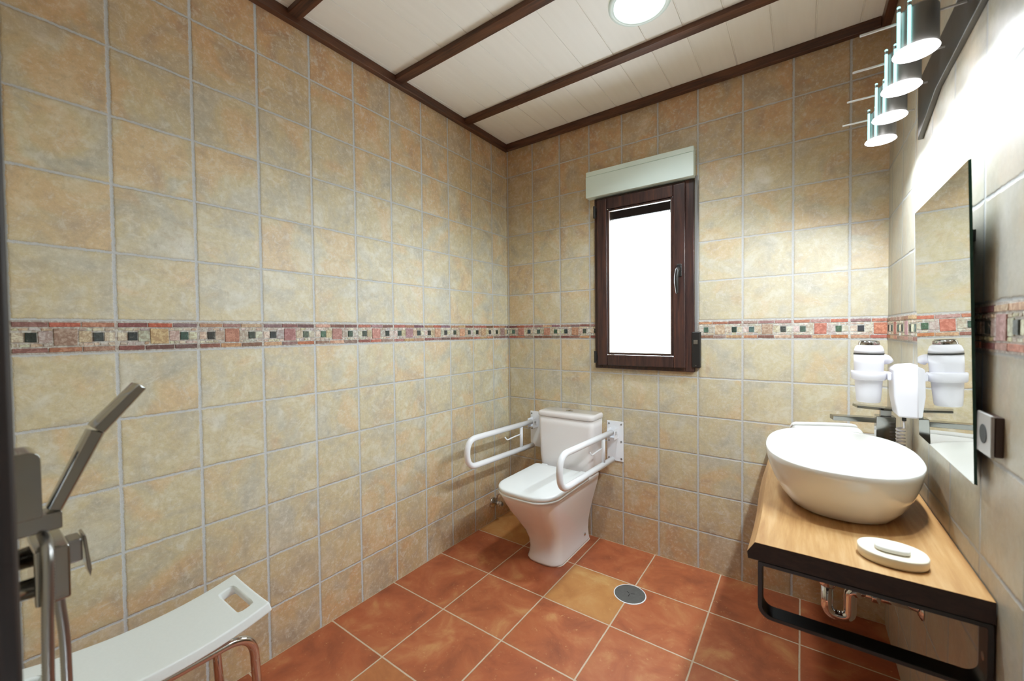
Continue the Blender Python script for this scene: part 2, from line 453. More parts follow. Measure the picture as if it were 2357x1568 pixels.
# mosaic borders
REDS = [(140, 92, 82), (178, 120, 96), (118, 80, 76), (198, 146, 112), (182, 104, 78), (206, 172, 134), (144, 116, 112), (170, 130, 120)]
def border(h0, h1, off, place, nx, bm=None):
    if bm is None: bm = bmesh.new(); bm.loops.layers.float_color.new('tint')
    lay = bm.loops.layers.float_color['tint']
    rnd = random.Random(int(off * 1000) + nx)
    z0 = 1.2195
    def piece(a0, a1, b0, b1, d, rgb, jit=.0008):
        a0 = max(a0, h0); a1 = min(a1, h1)
        if a1 - a0 < .002: return
        cs = [(a0, b0), (a1, b0), (a1, b1), (a0, b1)]
        cs = [(cl(p + rnd.uniform(-jit, jit), h0, h1), q + rnd.uniform(-jit, jit)) for p, q in cs]
        ins = .0009
        cx = (a0 + a1) / 2; cz = (b0 + b1) / 2
        lo = [bm.verts.new(place(p, q, 0)) for p, q in cs]
        hi = [bm.verts.new(place(p + (ins if p < cx else -ins), q + (ins if q < cz else -ins), d)) for p, q in cs]
        c = lin(tuple(cl(v + rnd.uniform(-10, 10), 0, 255) for v in rgb))
        fs = [bm.faces.new(hi)] + [bm.faces.new((lo[i], lo[(i + 1) % 4], hi[(i + 1) % 4], hi[i])) for i in range(4)]
        for f in fs:
            for l in f.loops: l[lay] = c
    k0 = math.floor(h0 / U - off) - 1
    k = k0
    while (k + off) * U < h1:
        b = (k + off) * U + .003; w = U - .006
        if b + w > h0:
            for zz in (z0 + .003, z0 + .073):
                e = [0, .333 + rnd.uniform(-.03, .03), .667 + rnd.uniform(-.03, .03), 1]
                for i in range(3):
                    piece(b + e[i] * w + .001, b + e[i + 1] * w - .001, zz, zz + .0135, .0035, rnd.choice(REDS))
            m0, m1 = z0 + .0195, z0 + .070
            hh = m1 - m0
            tan = [(212, 202, 176), (202, 194, 174), (196, 180, 150), (194, 188, 174)]
            piece(b + .39 * w, b + .62 * w, m0 + .001, m1 - .001, .004, rnd.choice([(182, 132, 116), (200, 150, 126), (172, 142, 136), (188, 116, 92), (210, 172, 144)]))
            for s in (0, 1):
                gx0, gx1 = (.125, .235) if s == 0 else (.775, .885)
                piece(b + gx0 * w, b + gx1 * w, m0 + hh * .24, m1 - hh * .24, .005, rnd.choice([(44, 58, 50), (58, 78, 68), (74, 96, 86), (36, 44, 40)]), .0004)
                t0, t1 = (.245, .38) if s == 0 else (.63, .765)
                piece(b + t0 * w, b + t1 * w, m0 + hh * .18, m1 - hh * .16, .003, rnd.choice(tan))
                c0, c1 = (.0, .115) if s == 0 else (.895, 1.0)
                piece(b + c0 * w, b + c1 * w, m0 + hh * .25, m1 - hh * .25, .003, (222, 216, 196))
                lo_, hi_ = (.0, .38) if s == 0 else (.63, 1.0)
                for za, zb in ((m0, m0 + hh * .16), (m1 - hh * .15, m1)):
                    q = lo_
                    while q < hi_ - .03:
                        q2 = min(q + rnd.uniform(.06, .12), hi_)
                        piece(b + q * w + .0006, b + q2 * w - .0006, za, zb, .003, rnd.choice([(226, 220, 202), (214, 206, 186), (202, 198, 188), (208, 196, 168)]), .0012)
                        q = q2
        k += 1
    # grout bed
    p = [place(h0, z0 - .001, .0012), place(h1, z0 - .001, .0012), place(h1, z0 + .091, .0012), place(h0, z0 + .091, .0012)]
    f = bm.faces.new([bm.verts.new(q) for q in p])
    q2 = [place(h0, z0 - .001, 0), place(h1, z0 - .001, 0), place(h1, z0 + .091, 0), place(h0, z0 + .091, 0)]
    vv = [bm.verts.new(q) for q in q2]
    fs = [f] + [bm.faces.new((f.verts[i], f.verts[(i + 1) % 4], vv[(i + 1) % 4], vv[i])) for i in range(4)]
    for g in fs:
        for l in g.loops: l[lay] = lin((200, 200, 194))
    return bm
trim(border(0, D, .7989, lambda h, z, d: (d, -h, z), 1), M['stone'], 0)
pb = lambda h, z, d: (h, -d, z)
bmb = border(0, .668, .069, pb, 2); border(1.224, W, .069, pb, 5, bmb)
trim(bmb, M['stone'], 0)
trim(border(0, D, .385, lambda h, z, d: (W - d, -h, z), 3), M['stone'], 0)

# doorway frame (dark jambs)
dr = thing('door_1', '', '', (DX0, -D, 0)); del dr['label']; del dr['category']; dr['kind'] = 'structure'
obj('door_jamb', boxbm(DX0 - .0, DX0 + .03, -D - .13, -D + .0035, 0, DZ), M['door'], dr, bevel=.004)
obj('door_jamb', boxbm(DX1 - .03, DX1, -D - .13, -D - .02, 0, DZ), M['door'], dr, bevel=.004)
obj('door_head', boxbm(DX0 + .03, DX1 - .03, -D - .13, -D + .01, DZ - .03, DZ), M['door'], dr, bevel=.004)
obj('architrave', boxbm(DX0 - .07, DX0, -D + .0005, -D + .006, 0, DZ + .07), M['door'], dr, bevel=.003)

# window
wn_ = thing('window_1', '', '', (.94, 0, WZ0)); del wn_['label']; del wn_['category']; wn_['kind'] = 'structure'
def frame_bm(x0, x1, z0, z1, y0, y1, w):
    bm = bmesh.new()
    for a in ((x0, x0 + w, y0, y1, z0, z1), (x1 - w, x1, y0, y1, z0, z1), (x0 + w, x1 - w, y0, y1, z0, z0 + w), (x0 + w, x1 - w, y0, y1, z1 - w, z1)): box(bm, *a)
    return bm
obj('window_frame', frame_bm(.668, 1.224, 1.042, 2.05, -.022, .05, .045), M['frame'], wn_, bevel=.004)
sash = obj('window_sash', frame_bm(.690, 1.184, 1.062, 2.034, -.042, -.0225, .062), M['frame'], wn_, bevel=.006)
obj('glazing_bead', frame_bm(.7525, 1.1215, 1.1245, 1.9715, -.034, -.018, .014), M['frame'], wn_, bevel=.004)
obj('window_pane', boxbm(.764, 1.110, 1.136, 1.960, -.026, -.022), M['glass'], wn_)
obj('pane_seal', frame_bm(.762, 1.112, 1.134, 1.962, -.0345, -.0265, .004), M['satin'], wn_)
bm = bmesh.new()
box(bm, 1.142, 1.168, -.052, -.042, 1.545, 1.612)
tube(bm, fillet([(1.156, -.048, 1.585), (1.156, -.085, 1.583), (1.150, -.088, 1.53), (1.152, -.078, 1.455)], .02), [.011] * 1 + [.0105] * 14 + [.006], 10)
obj('window_handle', bm, M['blackp'], wn_, bevel=.003)
for zz in (1.075, 1.93):
    bm = bmesh.new(); lathe(bm, [(.007, 0), (.007, .07)], (.680, -.048, zz), seg=12); box(bm, .672, .690, -.046, -.040, zz + .01, zz + .06)
    obj('hinge', bm, M['blackp'], wn_, bevel=.001)
# roller shutter outside, almost fully raised
bm = bmesh.new()
for k in range(3):
    z = 1.946 + .05 * k
    box(bm, .705, 1.195, .10, .112, z, z + .0505)
for k in range(90):
    x = .71 + .48 * k / 89
    box(bm, x, x + .003, .104, .108, 1.946 - random.uniform(.004, .014), 1.946)
obj('roller_shutter', bm, M['blackp'], wn_)
obj('window_sill', boxbm(.701, 1.199, .051, .22, 1.07, 1.09), M['frame'], wn_, bevel=.003)

# shutter box
t = thing('shutter_box', 'pale green-white roller shutter box above the dark window', 'shutter box', (.93, 0, 2.05))
obj('box_body', boxbm(.628, 1.228, -.055, -.0005, 2.055, 2.178), M['white_pvc'], t, bevel=.003)
obj('box_lid', boxbm(.628, 1.228, -.052, -.0005, 2.1795, 2.208), M['white_pvc'], t, bevel=.003)
# strap winder
t = thing('strap_winder', 'black strap winder with grey strap right of the dark window', 'strap winder', (1.237, 0, 1.06))
obj('winder_case', boxbm(1.212, 1.254, -.030, -.0005, 1.065, 1.255), M['blackp'], t, bevel=.006)
obj('winder_slot', boxbm(1.222, 1.242, -.033, -.0305, 1.19, 1.212), M['satin'], t, bevel=.001)
obj('strap', boxbm(1.2285, 1.2405, -.026, -.024, 1.2551, 2.06), M['strap'], t)
obj('screw', lathebm([(.003, -.0315), (.003, -.030)], (1.233, 0, 1.078), 'y', 10), M['satin'], t)

# ---------------------------------------------------------------- toilet
CX = .527
t = thing('toilet', 'white close-coupled toilet with closed square lid between two rails', 'toilet', (CX, -.3, 0))
def trr(hx, yf, yb, z, rf, rb, b=0): return rrect(CX - hx, CX + hx, yf, yb, z, rf, rb, 8, b)
bm = bmesh.new()
prof = [(0.002, .108, -.428, .05), (.012, .109, -.429, .05), (.03, .104, -.423, .05), (.07, .101, -.420, .05), (.12, .104, -.430, .05), (.18, .115, -.462, .055),
        (.25, .132, -.515, .06), (.32, .151, -.570, .075), (.37, .165, -.605, .09), (.40, .171, -.625, .10), (.416, .173, -.632, .105), (.420, .170, -.629, .105)]
skin(bm, [trr(h, yf, -.028 - .0 * z, z, r, .03, .02) for z, h, yf, r in prof])
obj('bowl', bm, M['ceramic'], t, smooth=True)
bm = bmesh.new()
tp = [(.421, .165, -.150, .02), (.44, .172, -.156, .03), (.50, .178, -.160, .03), (.60, .181, -.162, .03), (.70, .183, -.163, .03), (.742, .183, -.163, .03)]
skin(bm, [trr(h, yf, -.006, z, r, .02) for z, h, yf, r in tp])
obj('tank', bm, M['ceramic'], t, smooth=True)
bm = bmesh.new()
skin(bm, [trr(h, yf, -.004, z, .03, .02) for z, h, yf in ((.7455, .184, -.165), (.748, .187, -.168), (.766, .187, -.168), (.772, .184, -.165), (.775, .178, -.158))])
lid = obj('tank_lid', bm, M['ceramic'], t, smooth=True)
bm = bmesh.new(); lathe(bm, [(.022, .7751), (.022, .779), (.019, .781)], (CX, -.088, 0), seg=28)
fb = obj('flush_button', bm, M['chrome'], t, smooth=False, bevel=.0008)
obj('button_split', boxbm(CX - .001, CX + .001, -.107, -.069, .7811, .7816), M['dark'], fb)
LX0, LX1 = CX - .175, CX + .183
def lidring(ins, z): return rrect(LX0 + ins, LX1 - ins, -.645 + ins, -.195 - ins, z, .105, .02, 8, .02)
bm = bmesh.new(); skin(bm, [lidring(.004, .4215), lidring(0, .424), lidring(0, .432), lidring(.002, .4345)])
obj('seat', bm, M['seat'], t, smooth=True)
bm = bmesh.new(); skin(bm, [lidring(.002, .4365), lidring(0, .439), lidring(0, .453), lidring(.003, .4575), lidring(.010, .4595), lidring(.05, .4602)])
obj('lid', bm, M['seat'], t, smooth=True)
for s in (-1, 1): obj('hinge', boxbm(CX + s * .13 - .02, CX + s * .13 + .02, -.196, -.166, .4215, .452), M['seat'], t, bevel=.005)
for s in (-1, 1):
    bm = bmesh.new(); lathe(bm, [(.009, 0), (.009, .004), (.005, .006)], (0, 0, 0), 'x', 14)
    for v in bm.verts: v.co = Vector((CX + s * (.1045 + v.co.x), -.11 + v.co.y, .055 + v.co.z))
    obj('bolt_cap', bm, M['chrome'], t, smooth=True)
bm = bmesh.new()
o_ = trr(.1115, -.432, -.026, .0005, .053, .03); i_ = trr(.106, -.426, -.03, .004, .05, .03)
skin(bm, [o_, i_], True, True); obj('sealant', bm, M['silicone'], t)

# angle valve
t = thing('angle_valve', 'small chrome angle valve on the left wall beside the toilet', 'valve', (0, -.19, .12))
obj('rosette', lathebm([(.034, .0), (.033, .008), (.014, .012)], (0, -.19, .124), 'x', 24), M['chrome'], t, smooth=True)
bm = bmesh.new(); lathe(bm, [(.012, .0122), (.012, .04), (.015, .041), (.015, .058)], (0, -.19, .128), 'x', 16); obj('valve_body', bm, M['chrome'], t, smooth=True)
bm = bmesh.new(); lathe(bm, [(.009, 0), (.017, .003), (.018, .016), (.013, .022)], (.0585, -.19, .128), 'x', 10); obj('valve_knob', bm, M['chrome'], t, bevel=.001)
obj('supply_pipe', tubebm(fillet([(.035, -.19, .140), (.037, -.188, .185), (.10, -.15, .21), (.17, -.10, .22), (.30, -.022, .30), (.33, -.018, .40)], .05, 8), .0045, 10), M['chrome'], t, smooth=True)

# grab rails
def rail(x, side, zt0, zt1, zb0, zb1, label, yt):
    t = thing('grab_bar', label, 'grab bar', (x, 0, .6), 'folding grab bars beside the toilet')
    px0, px1 = (x - .047, x + .053) if side == 'r' else (x - .039, x + .061)
    pl = obj('wall_plate', boxbm(px0, px1, -.006, -.0008, .494, .730), M['bar'], t, bevel=.002)
    for sx in (px0 + .012, px1 - .012):
        for sz in (.510, .612, .714):
            obj('screw', lathebm([(.0055, -.0085), (.0055, -.0061)], (sx, 0, sz), 'y', 12), M['satin'], pl)
    R = .016
    path = fillet([(x, -.055, zt0), (x, yt + .016, zt1 + .0), (x, yt + .016, zb1), (x, -.04, zb0)], .078, 12)
    obj('rail', tubebm(path, R, 20), M['bar'], t, smooth=True)
    zc = zt0 + (zt1 - zt0) * .2
    obj('strut', tubebm([(x, -.175, zb0 + .018), (x, -.175, zc - .004)], .0105, 14), M['bar'], t, smooth=True)
    s = -1 if side == 'l' else -1
    obj('paper_holder', tubebm(fillet([(x, -.187, .612), (x - .0, -.245, .612), (x - .002, -.325, .606), (x - .004, -.345, .628)], .012), .0042, 10), M['bar'], t, smooth=True)
    bm = bmesh.new()
    for sx in (-1, 1): box(bm, x + sx * .021 - .002, x + sx * .021 + .002, -.066, -.0062, zt0 - .040, zt0 + .022)
    box(bm, x - .019, x + .019, -.040, -.0062, zt0 - .040, zt0 - .034)
    obj('hinge_bracket', bm, M['bar'], t, bevel=.001)
    obj('hinge_bolt', lathebm([(.008, -.03), (.008, -.0235), (.004, -.0232), (.004, .0232), (.008, .0235), (.008, .03)], (x, -.050, zt0), 'x', 14), M['chrome'], t)
rail(.227, 'l', .668, .688, .510, .536, 'white folding grab bar left of the toilet by the corner', -.705)
rail(.781, 'r', .672, .694, .512, .530, 'white folding grab bar right of the toilet under the window', -.695)

# floor drain
t = thing('floor_drain', 'round grey steel floor drain set in the terracotta tiles', 'drain', (1.015, -.42, 0))
obj('drain_rim', lathebm([(.075, .0003), (.075, .002), (.071, .0025), (.071, .0003)], (1.015, -.42, 0), seg=48, cap0=False, cap1=False), M['bar'], t)
cv = obj('drain_cover', lathebm([(.070, .0004), (.070, .0022), (.069, .0026)], (1.015, -.42, 0), seg=48), M['steel'], t)
bm = bmesh.new()
for k in range(3):
    a = .5 + k * 2.1
    c, s = math.cos(a), math.sin(a)
    vs = [bm.verts.new((1.015 + c * p - s * q, -.42 + s * p + c * q, .0028)) for p, q in ((.004, -.0015), (.022, -.0015), (.022, .0015), (.004, .0015))]
    bm.faces.new(vs)
obj('cover_slots', bm, M['dark'], cv)

# ---------------------------------------------------------------- vanity
CZ = .76
t = thing('vanity_counter', 'thick oak counter slab with dark live edge on the right wall', 'counter', (1.78, -.6, .71))
bm = bmesh.new()
N = 24; tops = []; bots = []
rw = random.Random(3)
prev = None
for k in range(N + 1):
    y = -1.195 + (1.193) * k / N
    dx = .003 * math.sin(k * .45) - .010 * (k / N)
    a = bm.verts.new((1.592 + dx, y, CZ)); b = bm.verts.new((1.578 + dx * .6, y, CZ - .042)); m_ = bm.verts.new((1.576 + dx, y, CZ - .026))
    c = bm.verts.new((W - .002, y, CZ)); d = bm.verts.new((W - .002, y, CZ - .042))
    if prev:
        A, B, Mm, C_, D_ = prev
        bm.faces.new((A, a, c, C_)).material_index = 0
        bm.faces.new((B, D_, d, b)).material_index = 1
        bm.faces.new((A, Mm, m_, a)).material_index = 0
        bm.faces.new((Mm, B, b, m_)).material_index = 0
        bm.faces.new((C_, c, d, D_)).material_index = 1
    else:
        bm.faces.new((a, m_, b, d, c)).material_index = 1
    prev = (a, b, m_, c, d)
a, b, m_, c, d = prev; bm.faces.new((a, c, d, b, m_)).material_index = 1
obj('slab', bm, [M['oak'], M['bark']], t)
for nm, yb, lab in (('a', -1.17, 'black steel loop bracket under the near end of the oak counter'),):
    b = thing('shelf_bracket', lab, 'bracket', (W - .01, yb, .6))
    bm = bmesh.new()
    x0, x1, z0, z1, y0, y1 = 1.598, W - .003, .583, CZ - .044, yb - .024, yb + .022
    w = .009; cr = .028
    outer = rrect(x0, x1, z0, z1, 0, cr, .004, 6); inner = rrect(x0 + w, x1 - w, z0 + w, z1 - w, 0, cr - w * .7, .003, 6)
    rr = []
    for yy, ring in ((y0, outer), (y1, outer), (y1, inner), (y0, inner)): rr.append([bm.verts.new((p[0], yy, p[1])) for p in ring])
    for q in range(4):
        A, B = rr[q], rr[(q + 1) % 4]
        for i in range(len(A)):
            j = (i + 1) % len(A); bm.faces.new((A[i], A[j], B[j], B[i]))
    obj('loop', bm, M['black'], b, bevel=.001)
    obj('wall_screw', lathebm([(.006, W - .0125), (.008, W - .0121)], (0, yb, .64), 'x', 12), M['satin'], b)

# basin
BX, BY = 1.770, -.738
t = thing('wash_basin', 'white oval vessel basin standing on the oak counter', 'basin', (BX, BY, CZ))
bm = bmesh.new()
z0 = CZ + .001
rings = []
E_ = 2.35
for z, a, b in ((0, .118, .200), (.004, .125, .208), (.03, .142, .226), (.06, .156, .242), (.09, .166, .254), (.12, .1715, .262), (.136, .173, .264), (.139, .171, .262), (.139, .166, .257), (.136, .164, .255), (.10, .156, .246), (.06, .138, .225), (.03, .108, .185), (.016, .06, .11), (.012, .028, .028)):
    a *= 1.055; b *= 1.045; z *= 1.03
    rings.append(sellipse(BX, BY, a, b, z0 + z, E_, 64))
skin(bm, rings, True, True)
obj('bowl', bm, M['ceramic2'], t, smooth=True)
obj('basin_drain', lathebm([(.026, z0 + .0125), (.026, z0 + .016), (.018, z0 + .018)], (BX, BY, 0), seg=24), M['chrome'], t, smooth=True)

# faucet
FX, FY = 1.917, -.42
t = thing('faucet', 'tall square chrome mixer tap behind the oval basin', 'faucet', (FX, FY, CZ))
obj('column', boxbm(FX - .026, FX + .024, FY - .026, FY + .024, CZ + .001, .962), M['dchrome'], t, bevel=.002)
bm = bmesh.new(); box(bm, -.125, .0, -.019, .019, .0, .017)
rot = Matrix.Rotation(.22, 4, 'Z')
for v in bm.verts: v.co = Matrix.Translation((FX - .026, FY - .006, .938)) @ rot @ v.co
# spout reaches from the column towards the basin
obj('spout', bm, M['dchrome'], t, bevel=.002)
obj('neck', boxbm(FX - .014, FX + .014, FY - .014, FY + .014, .9621, .9818), M['satin'], t, bevel=.001)
bm = bmesh.new(); box(bm, -.085, .03, -.024, .024, 0, .009)
for v in bm.verts: v.co = Matrix.Translation((FX, FY, .9822)) @ Matrix.Rotation(.22, 4, 'Z') @ Matrix.Rotation(.06, 4, 'Y') @ v.co
obj('lever', bm, M['dchrome'], t, bevel=.002)

# towels
t = thing('rolled_towel', 'rolled white towel lying behind the basin near the window wall', 'towel', (1.76, -.16, CZ))
bm = bmesh.new()
def spiral(x, R, turns=3.2, n=90):
    outer = []; pitch = R * .92 / turns
    for k in range(n + 1):
        a = 2 * PI * turns * k / n; r = R * .08 + (R * .92) * k / n
        outer.append((r, a))
    return outer
R = .055; th = .0135
sp_ = spiral(0, R)
rings = []
for x, sc_ in ((1.640, .86), (1.643, .93), (1.652, .985), (1.70, 1), (1.76, 1.01), (1.82, 1), (1.862, .97), (1.876, .9), (1.882, .78)):
    e = 0
    ring = []
    for r, a in sp_: ring.append((x, -.17 + r * sc_ * math.cos(a), CZ + R + .001 + r * sc_ * math.sin(a)))
    for r, a in reversed(sp_):
        r2 = max(r - th, .001) * sc_; ring.append((x, -.17 + r2 * math.cos(a), CZ + R + .001 + r2 * math.sin(a)))
    rings.append(ring)
skin(bm, rings, True, True)
Rm = Matrix.Translation((1.765, -.165, 0)) @ Matrix.Rotation(math.radians(24), 4, 'Z') @ Matrix.Translation((-1.76, .17, 0))
for v in bm.verts: v.co = Rm @ v.co
o = obj('towel_roll', bm, M['towel'], t, smooth=True)

# soap dish + soap
SX, SY = 1.843, -1.112
t = thing('soap_dish', 'cream stone oval soap dish at the near end of the oak counter', 'soap dish', (SX, SY, CZ))
bm = bmesh.new()
skin(bm, [sellipse(SX, SY, a, b, CZ + z, 2.2, 48) for z, a, b in ((.001, .055, .046), (.004, .0575, .0485), (.020, .0585, .0495), (.0225, .057, .048), (.0225, .051, .042), (.0195, .045, .035), (.0185, .02, .012))])
obj('dish', bm, M['soapdish'], t, smooth=True)
t = thing('soap_bar', 'small white soap bar in the cream stone soap dish', 'soap', (SX, SY, CZ + .018))
bm = bmesh.new()
skin(bm, [sellipse(SX, SY, a, b, CZ + z, 3, 32) for z, a, b in ((.0205, .024, .017), (.0225, .029, .021), (.029, .029, .021), (.032, .023, .016))])
obj('bar', bm, M['soap'], t, smooth=True)

# siphon under the counter
TX, TY = 1.752, -.64
t = thing('drain_trap', 'chrome bottle trap and waste pipe under the oak counter', 'pipe', (TX, TY, .55))
bm = bmesh.new(); tube(bm, [(TX, TY, .7178), (TX, TY, .44)], .0155, 18)
obj('tail_pipe', bm, M['chrome'], t, smooth=True)
bm = bmesh.new(); tube(bm, fillet([(TX, TY, .439), (TX, TY, .335), (TX + .058, TY, .335), (TX + .058, TY, .425), (1.835, TY, .43)], .03, 10), .0165, 18)
obj('u_bend', bm, M['chrome'], t, smooth=True)
bm = bmesh.new(); lathe(bm, [(.020, .425), (.0225, .43), (.0225, .455), (.020, .459)], (TX, TY, 0), seg=18); obj('slip_nut', bm, M['chrome'], t, smooth=True)
bm = bmesh.new(); tube(bm, [(1.8355, TY, .43), (W - .004, TY, .43)], .0105, 14)
obj('wall_pipe', bm, M['chrome'], t, smooth=True)
obj('pipe_nut', lathebm([(.0165, 1.86), (.018, 1.863), (.018, 1.878), (.0165, 1.881)], (0, TY, .43), 'x', 14), M['chrome'], t, smooth=True)
obj('rosette', lathebm([(.018, 1.9645), (.030, 1.971), (.031, W)], (0, TY, .43), 'x', 24), M['chrome'], t, smooth=True)

# ---------------------------------------------------------------- mirror
t = thing('wall_mirror', 'frameless rectangular mirror leaning out over the oak counter', 'mirror', (1.95, -.97, .96))
def mpt(u, v, d):   # u along y, v up, d behind the silver face
    x = 1.956 + (1.942 - 1.956) * v / .634 + d
    return (x, u, .957 + v)
bm = bmesh.new()
MY0, MY1 = -1.141, -.683
f = [bm.verts.new(mpt(u, v, 0)) for u, v in ((MY0 + .001, .001), (MY1 - .001, .001), (MY1 - .001, .633), (MY0 + .001, .633))]
b = [bm.verts.new(mpt(u, v, .0045)) for u, v in ((MY0, 0), (MY1, 0), (MY1, .634), (MY0, .634))]
bm.faces.new(f).material_index = 0
bm.faces.new(b[::-1]).material_index = 1
for i in range(4): bm.faces.new((f[i], b[i], b[(i + 1) % 4], f[(i + 1) % 4])).material_index = 1
obj('mirror_glass', bm, [M['mirror'], M['mirror_edge']], t)
for v in (.10, .50):
    x, y, z = mpt(-.91, v, .006); obj('mounting_rail', boxbm(x, W, -1.05, -.78, z - .012, z + .012), M['black'], t)

# ---------------------------------------------------------------- lamp bar over the mirror
t = thing('wall_light_bar', 'chrome wall light bar with four lit round downlights over the mirror', 'wall light', (W, -.8, 1.92))
bm = bmesh.new()
skin(bm, [[(1.962, y, zb), (W, y, zb), (W, y, 2.0), (1.962, y, 2.0)] for y, zb in ((-1.2, 1.905), (-.78, 1.888), (-.60, 1.835), (-.585, 1.828))])
obj('back_bar', bm, M['barplate'], t, bevel=.002)
LY = (-1.035, -.872, -.705, -.543)
LXc, LZ = 1.884, 1.872
E_SPILL, E_BEAM = 17.5, 5.5
LDZ = (.003, 0, -.004, -.009)
for y, dz in zip(LY, LDZ):
    z = LZ + dz
    h = obj('lamp_housing', lathebm([(.0325, z + .006), (.034, z + .010), (.034, z + .088), (.030, z + .092)], (LXc + .003, y, 0), seg=32), M['housing'], t, bevel=.001)
    obj('lamp_lens', lathebm([(.037, z + .0005), (.0385, z + .002), (.037, z + .005)], (LXc, y, 0), seg=40), M['bulb'], h, smooth=True)
    obj('support_rod', tubebm([(1.789, y, z + .076), (1.9615, y, z + .076)], .0026, 10), M['rodm'], h, smooth=True)
    for gx, gy in ((-.033, -.020), (-.018, -.034)):
        gx += .002
        g = obj('glass_rod', tubebm([(LXc + gx, y + gy, z + .006), (LXc + gx, y + gy, z + .088)], .0028, 10), M['cyan'], h, smooth=True)
        bm = bmesh.new(); lathe(bm, [(.0034, z + .0885), (.0034, z + .096)], (LXc + gx, y + gy, 0), seg=12)
        obj('rod_collar', bm, M['satin'], h)
        bm = bmesh.new(); bmesh.ops.create_icosphere(bm, subdivisions=2, radius=.0032, matrix=Matrix.Translation((LXc + gx, y + gy, z + .0985))); obj('rod_tip', bm, M['cyan'], h, smooth=True)
    for e_, sz, bl in ((E_SPILL, 164, .45), (E_BEAM, 82, .5)):
        ld = bpy.data.lights.new('downlight', 'SPOT'); ld.energy = e_; ld.spot_size = math.radians(sz); ld.spot_blend = bl
        ld.shadow_soft_size = .022; ld.color = (.86, .97, 1)
        lo = bpy.data.objects.new('downlight', ld); COL.objects.link(lo); lo.location = (LXc, y, z - .004)
        lo.rotation_euler = (0, .36 if sz > 120 else 0, 0)
        lo.parent = h

# ceiling light
CLX, CLY = 1.158, -.688
t = thing('ceiling_light', 'round recessed ceiling light with pale ring, lit white', 'ceiling light', (CLX, CLY, H))
obj('trim_ring', lathebm([(.118, H - .0005), (.118, H - .008), (.112, H - .012), (.098, H - .012), (.095, H - .004)], (CLX, CLY, 0), seg=64, cap0=False, cap1=False), M['white_pvc'], t, smooth=True)
obj('diffuser', lathebm([(.0945, H - .002), (.0945, H - .006), (.093, H - .007)], (CLX, CLY, 0), seg=64), M['plafond'], t)
ld = bpy.data.lights.new('plafond', 'AREA'); ld.shape = 'DISK'; ld.size = .18; ld.energy = 7; ld.spread = math.radians(120); ld.color = (.86, .97, 1)
lo = bpy.data.objects.new('plafond', ld); COL.objects.link(lo); lo.location = (CLX, CLY, H - .015); lo.parent = t; lo.matrix_parent_inverse = Matrix.Translation(-t.location)

# ---------------------------------------------------------------- hair dryer
HX, HY = 1.862, -.52
t = thing('hair_dryer', 'white upright hair dryer with chrome grille held in its wall holder', 'hair dryer', (HX, HY, 1.02))
obj('dryer_body', lathebm([(.028, 1.020), (.031, 1.024), (.033, 1.05), (.036, 1.10), (.0385, 1.15), (.0385, 1.178)], (HX, HY, 0), seg=36), M['dryer'], t, smooth=True)
obj('trim_band', lathebm([(.0392, 1.1785), (.0392, 1.182)], (HX, HY, 0), seg=36), M['blackp'], t)
obj('head_cap', lathebm([(.0385, 1.1825), (.038, 1.192), (.034, 1.204), (.029, 1.208)], (HX, HY, 0), seg=36), M['dryer'], t, smooth=True)
bm = bmesh.new(); lathe(bm, [(.028, 1.2085), (.027, 1.219), (.024, 1.222)], (HX, HY, 0), seg=36)
g = obj('grille', bm, M['chrome'], t, bevel=.001)
bm = bmesh.new()
for k in range(-4, 5): box(bm, HX - .020, HX + .020, HY + k * .0048 - .001, HY + k * .0048 + .001, 1.2221, 1.2235)
obj('grille_bars', bm, M['blackp'], g)
obj('dryer_neck', tubebm(fillet([(HX + .033, HY + .014, 1.165), (HX + .046, HY + .024, 1.163), (HX + .052, HY + .028, 1.152)], .01), .014, 14), M['dryer'], t, smooth=True)
t = thing('dryer_holder', 'white wall box with ring arm carrying the hair dryer', 'holder', (W, HY, 1.05))
bm = bmesh.new()
skin(bm, [[(1.928 + 0, HY - .052 + 0, .985), (W - .001, HY - .060, .985), (W - .001, HY + .060, .985), (1.928, HY + .052, .985)],
          [(1.918, HY - .052, 1.05), (W - .001, HY - .062, 1.05), (W - .001, HY + .062, 1.05), (1.918, HY + .052, 1.05)],
          [(1.916, HY - .050, 1.135), (W - .001, HY - .060, 1.14), (W - .001, HY + .060, 1.14), (1.916, HY + .050, 1.135)],
          [(1.935, HY - .045, 1.146), (W - .001, HY - .055, 1.150), (W - .001, HY + .055, 1.150), (1.935, HY + .045, 1.146)]])
obj('holder_box', bm, M['dryer'], t, bevel=.006, seg=3)
bm = bmesh.new()
skin(bm, [[(HX + r * math.cos(2 * PI * k / 40), HY + r * math.sin(2 * PI * k / 40), z) for k in range(40)] for r, z in ((.0395, 1.095), (.0395, 1.123), (.044, 1.123), (.0455, 1.119), (.0445, 1.099), (.042, 1.095), (.0395, 1.095))], False, False)
bmesh.ops.remove_doubles(bm, verts=bm.verts, dist=1e-6)
obj('holder_ring', bm, M['dryer'], t, smooth=True)
obj('holder_arm', boxbm(HX + .044, 1.9165, HY - .024, HY + .024, 1.096, 1.122), M['dryer'], t, bevel=.004)
obj('cord_plug', boxbm(1.944, 1.954, HY - .005, HY + .005, .966, .9845), M['black'], t, bevel=.001)
pts = [(1.949, HY, .966), (1.949, HY - .005, .945)]
for k in range(110):
    a = k * .8; zz = .94 - .155 * k / 109
    pts.append((1.944 + .010 * math.cos(a), HY + .02 + .010 * math.sin(a), zz))
obj('coiled_cord', tubebm(pts, .0028, 8), M['dryer'], t, smooth=True)

